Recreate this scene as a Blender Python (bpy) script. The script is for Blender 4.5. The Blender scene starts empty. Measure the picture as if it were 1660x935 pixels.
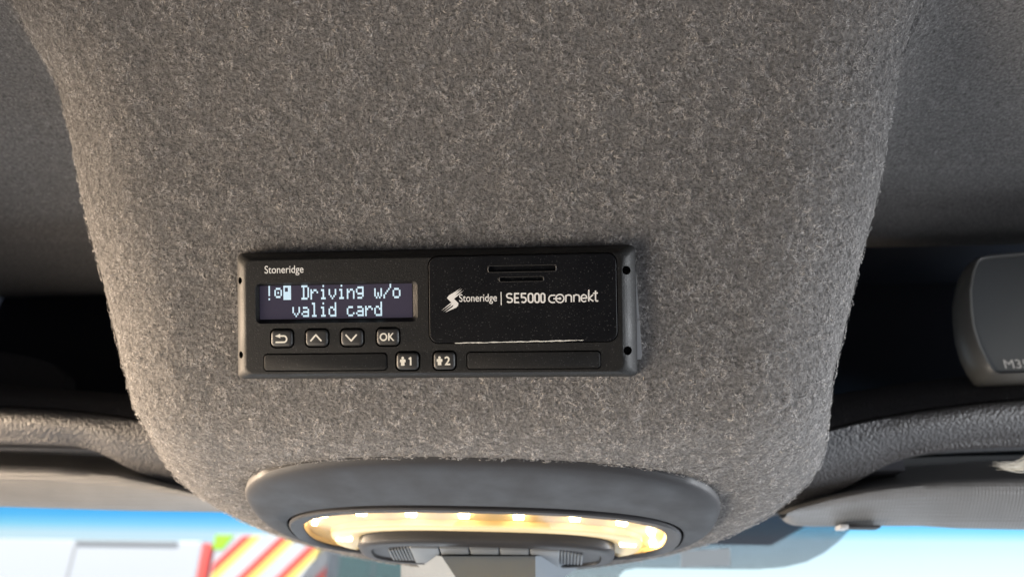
import bpy, bmesh, math, random
import numpy as np
from mathutils import Matrix, Vector

random.seed(7); RNG = np.random.default_rng(7)
SC = bpy.context.scene
COL = SC.collection
R = math.radians

# ------------------------------------------------------------------ camera
TILT = R(25.0)                       # how far the console face leans over the cab
CAM = Vector((0, 0, 2.25))
R_dc = Matrix(((0.99627584, -0.01517533, -0.08487728),
               (0.01673379, 0.99970365, 0.01768013),
               (0.08458382, -0.01903461, 0.99623454)))
R_dv = Matrix(((1, 0, 0),
               (0, -math.sin(TILT), -math.cos(TILT)),
               (0, math.cos(TILT), -math.sin(TILT))))
R_cv = R_dv @ R_dc.transposed()
DEV0 = CAM + R_cv @ Vector((-0.03699, -0.01155, -0.34494))   # middle of the recorder
M_DEV = Matrix.Translation(DEV0) @ R_dv.to_4x4()
cam_d = bpy.data.cameras.new('camera'); cam = bpy.data.objects.new('camera', cam_d); COL.objects.link(cam)
cam.matrix_world = Matrix.Translation(CAM) @ R_cv.to_4x4()
cam_d.sensor_width = 36; cam_d.lens = 36 * 1200 / 1660
cam_d.clip_start = 0.01; cam_d.clip_end = 3000
cam_d.dof.use_dof = True; cam_d.dof.focus_distance = 0.345; cam_d.dof.aperture_fstop = 7.0
SC.camera = cam

# ------------------------------------------------------------------ light
w = bpy.data.worlds.new('World'); SC.world = w; w.use_nodes = True
nt = w.node_tree; bg = nt.nodes['Background']
sky = nt.nodes.new('ShaderNodeTexSky'); sky.sky_type = 'NISHITA'; sky.sun_disc = False
sky.sun_elevation = R(46); sky.sun_rotation = R(205)
nt.links.new(sky.outputs[0], bg.inputs[0]); bg.inputs[1].default_value = 0.10
sd = bpy.data.lights.new('sun', 'SUN'); sd.energy = 3.0; sd.angle = R(0.5); sd.color = (1, .95, .87)
so = bpy.data.objects.new('sun', sd); COL.objects.link(so)
az = R(205); el = R(46)
sun_dir = Vector((math.sin(az) * math.cos(el), math.cos(az) * math.cos(el), math.sin(el)))
so.rotation_euler = sun_dir.to_track_quat('Z', 'Y').to_euler(); so.location = CAM + sun_dir * 20

def area(name, loc, target, sx, sy, watts, color, spread=180):
    d = bpy.data.lights.new(name, 'AREA'); d.shape = 'RECTANGLE'; d.size = sx; d.size_y = sy
    d.energy = watts; d.color = color; d.spread = R(spread)
    o = bpy.data.objects.new(name, d); COL.objects.link(o)
    o.location = CAM + Vector(loc)
    o.rotation_euler = (CAM + Vector(target) - o.location).to_track_quat('-Z', 'Y').to_euler()
# daylight through the two door windows and the windscreen, plus two added fill lamps at the sides
area('driver_window_light', (-1.7, 0.42, -0.05), (0, .32, .10), .50, .30, 54.0, (1, .77, .55))
area('driver_side_fill', (-0.60, 0.10, -0.34), (-.03, .36, .03), .40, .30, .90, (1, .87, .72), 82)
area('passenger_window_light', (1.7, 0.42, -0.05), (0, .32, .10), .50, .30, 26.0, (.93, .96, 1))
area('passenger_side_fill', (0.60, 0.10, -0.34), (.03, .37, .02), .40, .30, .16, (.84, .91, 1), 80)
area('windscreen_light', (0.0, 0.90, -0.42), (0, .56, .08), 1.8, .3, 3.0, (.82, .91, 1))
SC.view_settings.view_transform = 'Standard'; SC.view_settings.look = 'None'
SC.view_settings.exposure = 0.88; SC.view_settings.gamma = 1.0; SC.view_settings.use_curve_mapping = False

# ------------------------------------------------------------------ picture <-> place
def ray(px, py):
    return R_cv @ Vector(((px - 830) / 1200, (467.5 - py) / 1200, -1))
def at_Y(px, py, Y):
    r = ray(px, py); return CAM + r * (Y / r.y)
def at_plane(px, py, M, z=0.0):
    """pixel -> local x, y on the plane z of frame M"""
    Mi = M.inverted(); o = Mi @ CAM; d = Mi.to_3x3() @ ray(px, py)
    t = (z - o.z) / d.z; p = o + d * t
    return p.x, p.y

# ------------------------------------------------------------------ materials
def node_mat(name, color=(.5, .5, .5), rough=.5, spec=.5, metal=0.0, emis=None, estr=0.0):
    m = bpy.data.materials.new(name); m.use_nodes = True
    b = m.node_tree.nodes['Principled BSDF']
    b.inputs['Base Color'].default_value = (*color, 1); b.inputs['Roughness'].default_value = rough
    b.inputs['Specular IOR Level'].default_value = spec; b.inputs['Metallic'].default_value = metal
    if emis: b.inputs['Emission Color'].default_value = (*emis, 1); b.inputs['Emission Strength'].default_value = estr
    return m
def N(m, t, **kw):
    n = m.node_tree.nodes.new('ShaderNode' + t)
    for k, v in kw.items():
        if k in n.inputs: n.inputs[k].default_value = v
        else: setattr(n, k, v)
    return n
def L(m, a, b): m.node_tree.links.new(a, b)
def BS(m): return m.node_tree.nodes['Principled BSDF']
def coords(m): return N(m, 'TexCoord').outputs['Object']
def ramp(m, fac, stops):
    r = N(m, 'ValToRGB'); e = r.color_ramp.elements
    while len(e) < len(stops): e.new(0.5)
    for i, (p, c) in enumerate(stops):
        e[i].position = p; e[i].color = (*c, 1) if len(c) == 3 else c
    L(m, fac, r.inputs[0]); return r.outputs[0]
def bump(m, height, dist, strength=1.0, prev=None):
    b = N(m, 'Bump'); b.inputs['Distance'].default_value = dist; b.inputs['Strength'].default_value = strength
    L(m, height, b.inputs['Height'])
    if prev is not None: L(m, prev, b.inputs['Normal'])
    return b.outputs[0]
def g(v): return (v, v, v)

def plastic(name, color, rough, grain=2600, dist=.00008, specks=0.0, var=.0):
    m = node_mat(name, color, rough); c = coords(m)
    n = N(m, 'TexNoise', Scale=grain, Detail=2.0); L(m, c, n.inputs['Vector'])
    L(m, bump(m, n.outputs[0], dist), BS(m).inputs['Normal'])
    r = N(m, 'TexNoise', Scale=55.0, Detail=4.0); L(m, c, r.inputs['Vector'])
    mr = N(m, 'MapRange'); L(m, r.outputs[0], mr.inputs[0]); mr.inputs[1].default_value = .3; mr.inputs[2].default_value = .7
    mr.inputs[3].default_value = rough - .06; mr.inputs[4].default_value = rough + .09
    L(m, mr.outputs[0], BS(m).inputs['Roughness'])
    if specks:                                             # dust and lint
        v = N(m, 'TexNoise', Scale=1500.0, Detail=0.0); L(m, c, v.inputs['Vector'])
        lo = tuple(color); hi = tuple(min(1, k + specks) for k in color)
        L(m, ramp(m, v.outputs[0], [(0, lo), (.72, lo), (.80, hi), (1, hi)]), BS(m).inputs['Base Color'])
    return m

def leather(name, color, rough, scale, dist):
    m = node_mat(name, color, rough); c = coords(m)
    nz = N(m, 'TexNoise', Scale=scale * .7, Detail=2.0); L(m, c, nz.inputs['Vector'])
    mx = N(m, 'MixRGB'); mx.inputs[0].default_value = .0025; mx.blend_type = 'ADD'
    L(m, c, mx.inputs[1]); L(m, nz.outputs['Color'], mx.inputs[2])
    v = N(m, 'TexVoronoi', Scale=scale); v.feature = 'F1'; L(m, mx.outputs[0], v.inputs['Vector'])
    b1 = bump(m, v.outputs['Distance'], dist, -1.0 if False else 1.0)
    m.node_tree.nodes[-1].invert = True
    n2 = N(m, 'TexNoise', Scale=scale * 4, Detail=3.0); L(m, c, n2.inputs['Vector'])
    L(m, bump(m, n2.outputs[0], dist * .18, 1.0, b1), BS(m).inputs['Normal'])
    return m

M = {}
M['black'] = plastic('black_grained_plastic', g(.0095), .52, 2300, .00014, .04)
BS(M['black']).inputs['Specular IOR Level'].default_value = .28
M['door'] = plastic('black_satin_plastic', (.004, .0045, .006), .44, 2300, .00006, .05)
BS(M['door']).inputs['Specular IOR Level'].default_value = .18
M['key'] = plastic('charcoal_key_plastic', (.030, .029, .028), .42, 2600, .00005)
M['void'] = node_mat('shade_black', g(.004), .7, .2)  # near-black in place of the shade in holes and gaps
M['print'] = node_mat('cream_print', (.80, .76, .66), .55)
M['print_white'] = node_mat('white_print', (.82, .81, .78), .5)
M['paper'] = node_mat('white_paper', (.62, .61, .57), .8)
M['bracket'] = plastic('grey_bracket', g(.55), .5, 900, .00004)
M['trim'] = plastic('grey_trim_plastic', (.019, .019, .0215), .58, 1500, .00008)
M['trim_dark'] = plastic('dark_trim_plastic', (.028, .028, .031), .48, 1500, .00008)
M['switch'] = plastic('glare_switch_plastic', (.17, .185, .20), .5, 1500, .00005)  # windscreen glare put into a paler, bluer base colour
M['sensor'] = plastic('pale_grey_plastic', (.13, .15, .17), .5, 1500, .00005)
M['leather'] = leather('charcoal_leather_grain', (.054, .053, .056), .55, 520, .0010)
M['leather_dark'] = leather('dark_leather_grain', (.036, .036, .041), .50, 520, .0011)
M['cavity'] = node_mat('dark_shelf_lining', (.055, .060, .075), .9, .2)
M['radio'] = plastic('grey_unit_plastic', (.13, .128, .12), .38, 1200, .00005)
M['radio_face'] = plastic('slate_grey_face', (.15, .160, .164), .5, 1500, .00005)
M['guide'] = node_mat('warm_tinted_reflector_plastic', (.82, .66, .38), .35)  # white plastic with the warm LED glow tinted into its colour
M['led'] = node_mat('lit_led', (1, .9, .6), .4, emis=(1, .78, .44), estr=13)
M['led_soft'] = node_mat('soft_lit_led', (1, .9, .6), .4, emis=(1, .78, .45), estr=5)
M['lens'] = None
m = node_mat('clear_lens'); m.node_tree.nodes.remove(BS(m))
tr = N(m, 'BsdfTransparent'); tr.inputs[0].default_value = (1, .97, .9, 1)
gl = N(m, 'BsdfGlossy'); gl.inputs['Roughness'].default_value = .08
mi = N(m, 'MixShader'); fr = N(m, 'Fresnel', IOR=1.35)
L(m, fr.outputs[0], mi.inputs[0]); L(m, tr.outputs[0], mi.inputs[1]); L(m, gl.outputs[0], mi.inputs[2])
L(m, mi.outputs[0], m.node_tree.nodes['Material Output'].inputs[0]); M['lens'] = m

# display: a dark backlit panel, and its lit dots
M['screen'] = node_mat('dark_backlit_lcd', (.030, .026, .038), .12, .5, emis=(.10, .085, .14), estr=.12)
BS(M['screen']).inputs['Coat Weight'].default_value = .6
M['lcd'] = node_mat('lit_lcd_dots', (.5, .6, .7), .3, emis=(.50, .76, .90), estr=.30)

# sun visor vinyl with a fine grid of pinholes
m = node_mat('visor_vinyl', (.19, .186, .182), .5); c = coords(m)
v = N(m, 'TexVoronoi', Scale=430.0, Randomness=0.0); L(m, c, v.inputs['Vector'])
L(m, bump(m, v.outputs['Distance'], .0006), BS(m).inputs['Normal'])
nz = N(m, 'TexNoise', Scale=30.0, Detail=3.0); L(m, c, nz.inputs['Vector'])
L(m, ramp(m, nz.outputs[0], [(.3, (.175, .177, .178)), (.7, (.200, .202, .203))]), BS(m).inputs['Base Color'])
M['visor'] = m

# felt: melange ground cloth and its loose fibres, shade of the pits in their colours
m = node_mat('grey_felt', (.05, .047, .045), 1.0, .1); c = coords(m)
n1 = N(m, 'TexNoise', Scale=620.0, Detail=6.0, Roughness=.7); L(m, c, n1.inputs['Vector'])
L(m, ramp(m, n1.outputs[0], [(.30, (.09, .086, .083)), (.5, (.21, .201, .194)), (.72, (.37, .354, .342))]), BS(m).inputs['Base Color'])
L(m, bump(m, n1.outputs[0], .0022), BS(m).inputs['Normal'])
M['felt'] = m
m = node_mat('grey_felt_fibre', (.2, .19, .18), .9, .15)
a = N(m, 'Attribute'); a.attribute_name = 'shade'
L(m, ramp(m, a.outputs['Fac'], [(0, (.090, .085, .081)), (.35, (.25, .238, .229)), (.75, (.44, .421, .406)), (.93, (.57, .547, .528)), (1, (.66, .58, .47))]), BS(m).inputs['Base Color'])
M['fibre'] = m

# windscreen: clear, with a blue shade band along the top (local z is up the glass)
def glass_mat():
    m = node_mat('windscreen_glass'); m.node_tree.nodes.remove(BS(m))
    c = N(m, 'TexCoord').outputs['UV']; s = N(m, 'SeparateXYZ'); L(m, c, s.inputs[0])
    col = ramp(m, s.outputs['Y'], [(0, (1, 1, 1)), (.30, (.93, .99, 1)), (.48, (.42, .84, 1)), (.66, (.18, .66, 1.0)), (1, (.12, .55, .96))])
    t = N(m, 'BsdfTransparent'); L(m, col, t.inputs[0])
    gl = N(m, 'BsdfGlossy'); gl.inputs['Roughness'].default_value = .02
    mx = N(m, 'MixShader'); mx.inputs[0].default_value = .04
    L(m, t.outputs[0], mx.inputs[1]); L(m, gl.outputs[0], mx.inputs[2])
    L(m, mx.outputs[0], m.node_tree.nodes['Material Output'].inputs[0]); return m
M['glass'] = glass_mat()
m = node_mat('dotted_frit', (.012, .02, .035), .6)
b = BS(m); c = N(m, 'TexCoord').outputs['UV']
v = N(m, 'TexVoronoi', Scale=620.0, Randomness=0.0); v.voronoi_dimensions = '2D'; L(m, c, v.inputs['Vector'])
mr = N(m, 'MapRange'); L(m, v.outputs['Distance'], mr.inputs[0])
mr.inputs[1].default_value = .43; mr.inputs[2].default_value = .49; mr.inputs[3].default_value = 1; mr.inputs[4].default_value = 0
t = N(m, 'BsdfTransparent'); mx = N(m, 'MixShader'); L(m, mr.outputs[0], mx.inputs[0])
L(m, t.outputs[0], mx.inputs[1]); L(m, b.outputs[0], mx.inputs[2]); L(m, mx.outputs[0], m.node_tree.nodes['Material Output'].inputs[0])
M['frit'] = m

# outside
M['lorry_white'] = plastic('white_lorry_paint', (.50, .53, .56), .35, 40, .0002)
M['lorry_seam'] = node_mat('grey_seam', g(.35), .5)
M['red'] = node_mat('red_reflective', (.78, .09, .07), .4)
M['yellow'] = node_mat('yellow_reflective', (.86, .68, .16), .4)
M['lime'] = node_mat('lime_reflective', (.38, .75, .03), .4)
M['tyre'] = node_mat('tyre_rubber', g(.02), .8)
M['van_body'] = plastic('slate_van_paint', (.20, .24, .28), .4, 40, .0002)
M['van_glass'] = node_mat('green_tinted_glass', (.10, .24, .25), .06, .8)
m = node_mat('asphalt', g(.16), .9); c = coords(m); n1 = N(m, 'TexNoise', Scale=8.0, Detail=8.0); L(m, c, n1.inputs['Vector'])
L(m, ramp(m, n1.outputs[0], [(.3, g(.10)), (.7, g(.22))]), BS(m).inputs['Base Color']); M['asphalt'] = m

# ------------------------------------------------------------------ builders
def link(name, me, parent=None, mw=None):
    o = bpy.data.objects.new(name, me); COL.objects.link(o)
    if parent is not None: o.parent = parent
    if mw is not None: o.matrix_world = mw
    return o
def mesh(name, V, F, mat, parent=None, mw=None, smooth=None, uv=None):
    me = bpy.data.meshes.new(name); me.from_pydata([tuple(v) for v in V], [], F); me.update()
    if mat is not None: me.materials.append(mat)
    if smooth is not None:
        me.shade_smooth(); me.set_sharp_from_angle(angle=R(smooth))
    return link(name, me, parent, mw)
def tag(o, label, cat, group=None):
    o['label'] = label; o['category'] = cat
    if group: o['group'] = group
    return o
def thing(name, label, cat, mw, group=None):
    o = bpy.data.objects.new(name, None); COL.objects.link(o); o.matrix_world = mw; o.empty_display_size = .02
    return tag(o, label, cat, group)
def rings(name, RS, mat, parent=None, smooth=35, cap0=True, cap1=True, mw=None):
    """closed rings of equal length lofted together"""
    n = len(RS[0]); V = [p for r in RS for p in r]; F = []
    for i in range(len(RS) - 1):
        for j in range(n):
            k = (j + 1) % n; F.append((i * n + j, i * n + k, (i + 1) * n + k, (i + 1) * n + j))
    if cap0: F.append(tuple(range(n - 1, -1, -1)))
    if cap1: F.append(tuple(range((len(RS) - 1) * n, len(RS) * n)))
    return mesh(name, V, F, mat, parent, mw, smooth)
def grid(name, rows, mat, parent=None, smooth=60, mw=None):
    n = len(rows[0]); V = [p for r in rows for p in r]
    F = [(i * n + j, i * n + j + 1, (i + 1) * n + j + 1, (i + 1) * n + j) for i in range(len(rows) - 1) for j in range(n - 1)]
    return mesh(name, V, F, mat, parent, mw, smooth)
def rrect(x0, x1, y0, y1, r, n=5, z=0.0):
    r = min(r, (x1 - x0) / 2 - 1e-6, (y1 - y0) / 2 - 1e-6); P = []
    for cx, cy, a0 in ((x1 - r, y1 - r, 0), (x0 + r, y1 - r, 90), (x0 + r, y0 + r, 180), (x1 - r, y0 + r, 270)):
        for k in range(n + 1):
            t = R(a0 + 90 * k / n); P.append((cx + r * math.cos(t), cy + r * math.sin(t), z))
    return P
def pad(name, box, r, z0, z1, bev, mat, parent, steps=3, smooth=40):
    """rounded block with a softened top edge"""
    x0, x1, y0, y1 = box
    RS = [rrect(x0, x1, y0, y1, r, z=z0)]
    for k in range(steps + 1):
        t = math.pi / 2 * k / steps; i = bev * (1 - math.cos(t))
        RS.append(rrect(x0 + i, x1 - i, y0 + i, y1 - i, max(r - i, 1e-4), z=z1 - bev + bev * math.sin(t)))
    o = rings(name, RS, mat, parent, smooth); return o
def box(name, lo, hi, mat, parent=None, bev=0.0, mw=None):
    bm = bmesh.new(); bmesh.ops.create_cube(bm, size=1)
    for v in bm.verts: v.co = Vector([(lo[i] + hi[i]) / 2 + v.co[i] * (hi[i] - lo[i]) for i in range(3)])
    if bev: bmesh.ops.bevel(bm, geom=bm.edges[:], offset=bev, segments=3, affect='EDGES', profile=.5)
    me = bpy.data.meshes.new(name); bm.to_mesh(me); bm.free(); me.materials.append(mat)
    me.shade_smooth(); me.set_sharp_from_angle(angle=R(40))
    return link(name, me, parent, mw)
def carve(o, cutters):
    """cut the wells out of o for good"""
    for c in cutters:
        md = o.modifiers.new('cut', 'BOOLEAN'); md.operation = 'DIFFERENCE'; md.solver = 'EXACT'; md.object = c
    bpy.context.view_layer.update()
    dg = bpy.context.evaluated_depsgraph_get()
    me = bpy.data.meshes.new_from_object(o.evaluated_get(dg)); old = o.data
    o.modifiers.clear(); o.data = me; me.name = o.name; bpy.data.meshes.remove(old)
    for c in cutters: d = c.data; bpy.data.objects.remove(c); bpy.data.meshes.remove(d)
    me.set_sharp_from_angle(angle=R(38))
    wn = o.modifiers.new('weighted', 'WEIGHTED_NORMAL'); wn.keep_sharp = True; wn.weight = 100

# lettering ----------------------------------------------------------
_tcache = {}
def text_tris(s):
    if s in _tcache: return _tcache[s]
    cu = bpy.data.curves.new('t', 'FONT'); cu.body = s; cu.resolution_u = 6
    o = bpy.data.objects.new('t', cu); COL.objects.link(o); bpy.context.view_layer.update()
    me = bpy.data.meshes.new_from_object(o.evaluated_get(bpy.context.evaluated_depsgraph_get()))
    V = [tuple(v.co) for v in me.vertices]; F = [tuple(p.vertices) for p in me.polygons]
    bpy.data.objects.remove(o); bpy.data.curves.remove(cu); bpy.data.meshes.remove(me)
    _tcache[s] = (V, F); return V, F
def text(name, s, box_, z, mat, parent, bold=0.0, lift=.00004):
    V, F = text_tris(s); xs = [v[0] for v in V]; ys = [v[1] for v in V]
    x0, x1, y0, y1 = box_; sx = (x1 - x0) / (max(xs) - min(xs)); sy = (y1 - y0) / (max(ys) - min(ys))
    W = [(x0 + (v[0] - min(xs)) * sx, y0 + (v[1] - min(ys)) * sy, z + lift) for v in V]
    FF = list(F)
    if bold:
        n = len(W); W2 = []; FF = []
        for k, (dx, dy) in enumerate(((-bold, 0), (bold, 0), (0, bold), (0, -bold))):
            W2 += [(p[0] + dx, p[1] + dy, p[2] + k * 4e-6) for p in W]; FF += [tuple(i + k * n for i in f) for f in F]
        W = W2
    return mesh(name, W, FF, mat, parent)
def strokes(name, paths, width, z, mat, parent, closed=False):
    """flat painted strokes along 2-d paths, joins filled with small discs"""
    V, F = [], []; zz = z
    for P in paths:
        for (ax, ay), (bx_, by) in zip(P[:-1], P[1:]):
            l = math.hypot(bx_ - ax, by - ay)
            if l < 1e-9: continue
            nx, ny = -(by - ay) / l * width / 2, (bx_ - ax) / l * width / 2; k = len(V); zz += 2e-7
            V += [(ax + nx, ay + ny, zz), (ax - nx, ay - ny, zz), (bx_ - nx, by - ny, zz), (bx_ + nx, by + ny, zz)]; F.append((k, k + 1, k + 2, k + 3))
        for (ax, ay) in P[1:-1]:
            k = len(V); zz += 2e-7
            V += [(ax + width / 2 * math.cos(t * math.pi / 5), ay + width / 2 * math.sin(t * math.pi / 5), zz) for t in range(10)]
            F.append(tuple(range(k, k + 10)))
    return mesh(name, V, F, mat, parent)
def arc(cx, cy, rx, ry, a0, a1, n=12):
    return [(cx + rx * math.cos(R(a0 + (a1 - a0) * k / n)), cy + ry * math.sin(R(a0 + (a1 - a0) * k / n))) for k in range(n + 1)]

# ================================================================== headliner with its console
def smooth_path(pts, n):
    """Catmull-Rom through control tuples -> n samples"""
    P = np.array(pts, float); P = np.vstack([2 * P[0] - P[1], P, 2 * P[-1] - P[-2]])
    out = []; segs = len(P) - 3
    for k in range(n):
        t = k / (n - 1) * segs; i = min(int(t), segs - 1); f = t - i
        p0, p1, p2, p3 = P[i:i + 4]
        out.append(.5 * ((2 * p1) + (p2 - p0) * f + (2 * p0 - 5 * p1 + 4 * p2 - p3) * f * f + (3 * p1 - p0 - 3 * p2 + p3) * f ** 3))
    return np.array(out)
# v (up the console face), w (out of it), half width, roll radius, side depth
XC = 0.0105                      # console axis relative to the recorder
dn = Vector((-0.606, -0.795)); dn.normalize()
ctrl = [(.34, .130, .240, .03, .016), (.29, .092, .235, .035, .018), (.25, .065, .231, .04, .022), (.21, .043, .227, .045, .022),
        (.17, .025, .2235, .045, .034), (.14, .015, .220, .045, .052), (.11, .007, .216, .045, .094), (.08, .002, .2115, .044, .150),
        (.05, 0.0, .2055, .042, .215), (.02, -.001, .197, .041, .260), (-.01, -.001, .189, .040, .560), (-.030, -.0015, .184, .038, .420),
        (-.048, -.005, .182, .037, .130), (-.062, -.0125, .182, .036, .120), (-.075, -.0255, .183, .036, .110)]
S0 = Vector((-.075, -.0255))
def mod_half(s): return (.183 + .014 * min(1, s / .06)) * max(1e-4, 1 - (s / .172) ** 3.2) ** (1 / 3.2)
for s in (.020, .042, .064, .086, .106, .124, .139, .151, .160, .167, .1712):
    p = S0 + dn * s; a = mod_half(s); ctrl.append((p.x, p.y, a, min(.036, a * .6), .10))
NR = 150
PATH = smooth_path(ctrl, NR)
assert np.isfinite(PATH).all()
def section(a, r, H, ceiling):
    """half section outward from the axis: (x, h)"""
    out = []; r = min(r * 1.55, a * .6); ry = min(r * .62, H * .5); NF, NA, NW, NC = 26, 12, 6, 12
    for k in range(NF): x = (a - r) * k / NF; out.append((x, .011 * (x / a) ** 2.6))
    h0 = .011 * ((a - r) / a) ** 2.6
    for k in range(NA + 1): t = math.pi / 2 * k / NA; out.append((a - r + r * math.sin(t), h0 + ry * (1 - math.cos(t))))
    rf = min(.05, H * .5); h1 = h0 + ry; h2 = max(H - rf, h1 + 1e-4); fl = .004
    for k in range(1, NW + 1): out.append((a + fl * k / NW, h1 + (h2 - h1) * k / NW))
    for k in range(1, NA + 1):
        t = math.pi / 2 * k / NA; out.append((a + fl + ceiling * .05 * (1 - math.cos(t)), h2 + rf * math.sin(t)))
    x0 = out[-1][0]; hh = out[-1][1]
    for k in range(1, NC + 1): out.append((x0 + ceiling * (1.0 - x0) * (k / NC) ** 1.6 + (1 - ceiling) * .0004 * k, hh + (1 - ceiling) * .003 * k))
    return out
ENDS = (.045, .070)              # where the side ceiling stops at the left and right shelf
rows = []
tang = np.gradient(PATH[:, :2], axis=0)
for i in range(NR):
    v_, w_, a, r, H = PATH[i]; t = tang[i] / np.linalg.norm(tang[i]); nb = np.array([t[1], -t[0]])   # into the roof
    if nb[1] > 0: nb = -nb
    secL, secR = (section(a, r, H, 1.0 if v_ > e else 0.0) for e in ENDS)
    full = [(-x, h) for x, h in reversed(secL[1:])] + secR
    row = []
    for x, h in full:
        row.append(M_DEV @ Vector((XC + x, v_ + nb[0] * h, w_ + nb[1] * h)))
    rows.append(row)
# split between console rows that run on into the side ceiling and those that stop in the shelf
K0 = [next(i for i in range(NR) if PATH[i][0] <= e) for e in ENDS]
n1 = len(rows[0]); NCO = 12 + 12
V = [p - CAM for r in rows for p in r]; F = []
for i in range(NR - 1):
    for j in range(n1 - 1):
        if (i == K0[0] - 1 and j < NCO) or (i == K0[1] - 1 and j >= n1 - 1 - NCO): continue
        F.append((i * n1 + j, (i + 1) * n1 + j, (i + 1) * n1 + j + 1, i * n1 + j + 1))
# roof behind the camera
me_rows = [[(p - CAM) + Vector((0, -d, min(.01, d * .1))) for p in rows[0]] for d in (0, .25, .6, 1.1, 1.8)]
base = len(V); V += [p for r in me_rows for p in r]
for i in range(4):
    for j in range(n1 - 1): F.append((base + (i + 1) * n1 + j, base + i * n1 + j, base + i * n1 + j + 1, base + (i + 1) * n1 + j + 1))
# the side ceiling rolls up into the shelf
for side in (0, 1):
    idx = list(range(0, NCO + 1)) if side == 0 else list(range(n1 - 1 - NCO, n1))
    last = [(rows[K0[side] - 1][j] - CAM) for j in idx]
    b0 = len(V); RR = [last]
    for q in range(1, 9):
        t = q / 8 * math.pi / 2; RR.append([p + Vector((0, .30 * math.sin(t), .20 * (1 - math.cos(t)))) for p in last])
    V += [p for r in RR for p in r]; m_ = len(idx)
    for i in range(8):
        for j in range(m_ - 1): F.append((b0 + i * m_ + j, b0 + (i + 1) * m_ + j, b0 + (i + 1) * m_ + j + 1, b0 + i * m_ + j + 1))
headliner = mesh('headliner', V, F, M['felt'], None, Matrix.Translation(CAM), 80)
headliner['kind'] = 'structure'
# thin solid roof panel above, so that no daylight leaks through the cloth
roof = box('roof_panel', (-1.1, -1.9, .40), (1.1, 1.25, .43), M['cavity'], None, 0, Matrix.Translation(CAM)); roof['kind'] = 'structure'
head = box('header_light_block', (-.24, .57, .125), (.24, 1.0, .14), M['cavity'], None, 0, Matrix.Translation(CAM)); head['kind'] = 'structure'  # unseen panel added to keep windscreen light out of the shelves
# the rest of the cab, below and behind the frame: it keeps daylight from the ground off the roof
for nm, lo, hi in (('cab_floor', (-1.02, -1.05, -1.35), (1.02, 1.0, -1.30)), ('cab_rear_wall', (-1.02, -1.06, -1.30), (1.02, -1.02, .398))):
    o = box(nm, lo, hi, M['cavity'], None, 0, Matrix.Translation(CAM)); o['kind'] = 'structure'
# door headers: unseen strips added along the roof edge to shade the side ceiling
for sg in (-1, 1):
    o = box('door_shade_header', (sg * .80 - .015, -.70, .12), (sg * .80 + .015, .95, .398), M['cavity'], None, .004, Matrix.Translation(CAM)); o['kind'] = 'structure'

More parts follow.
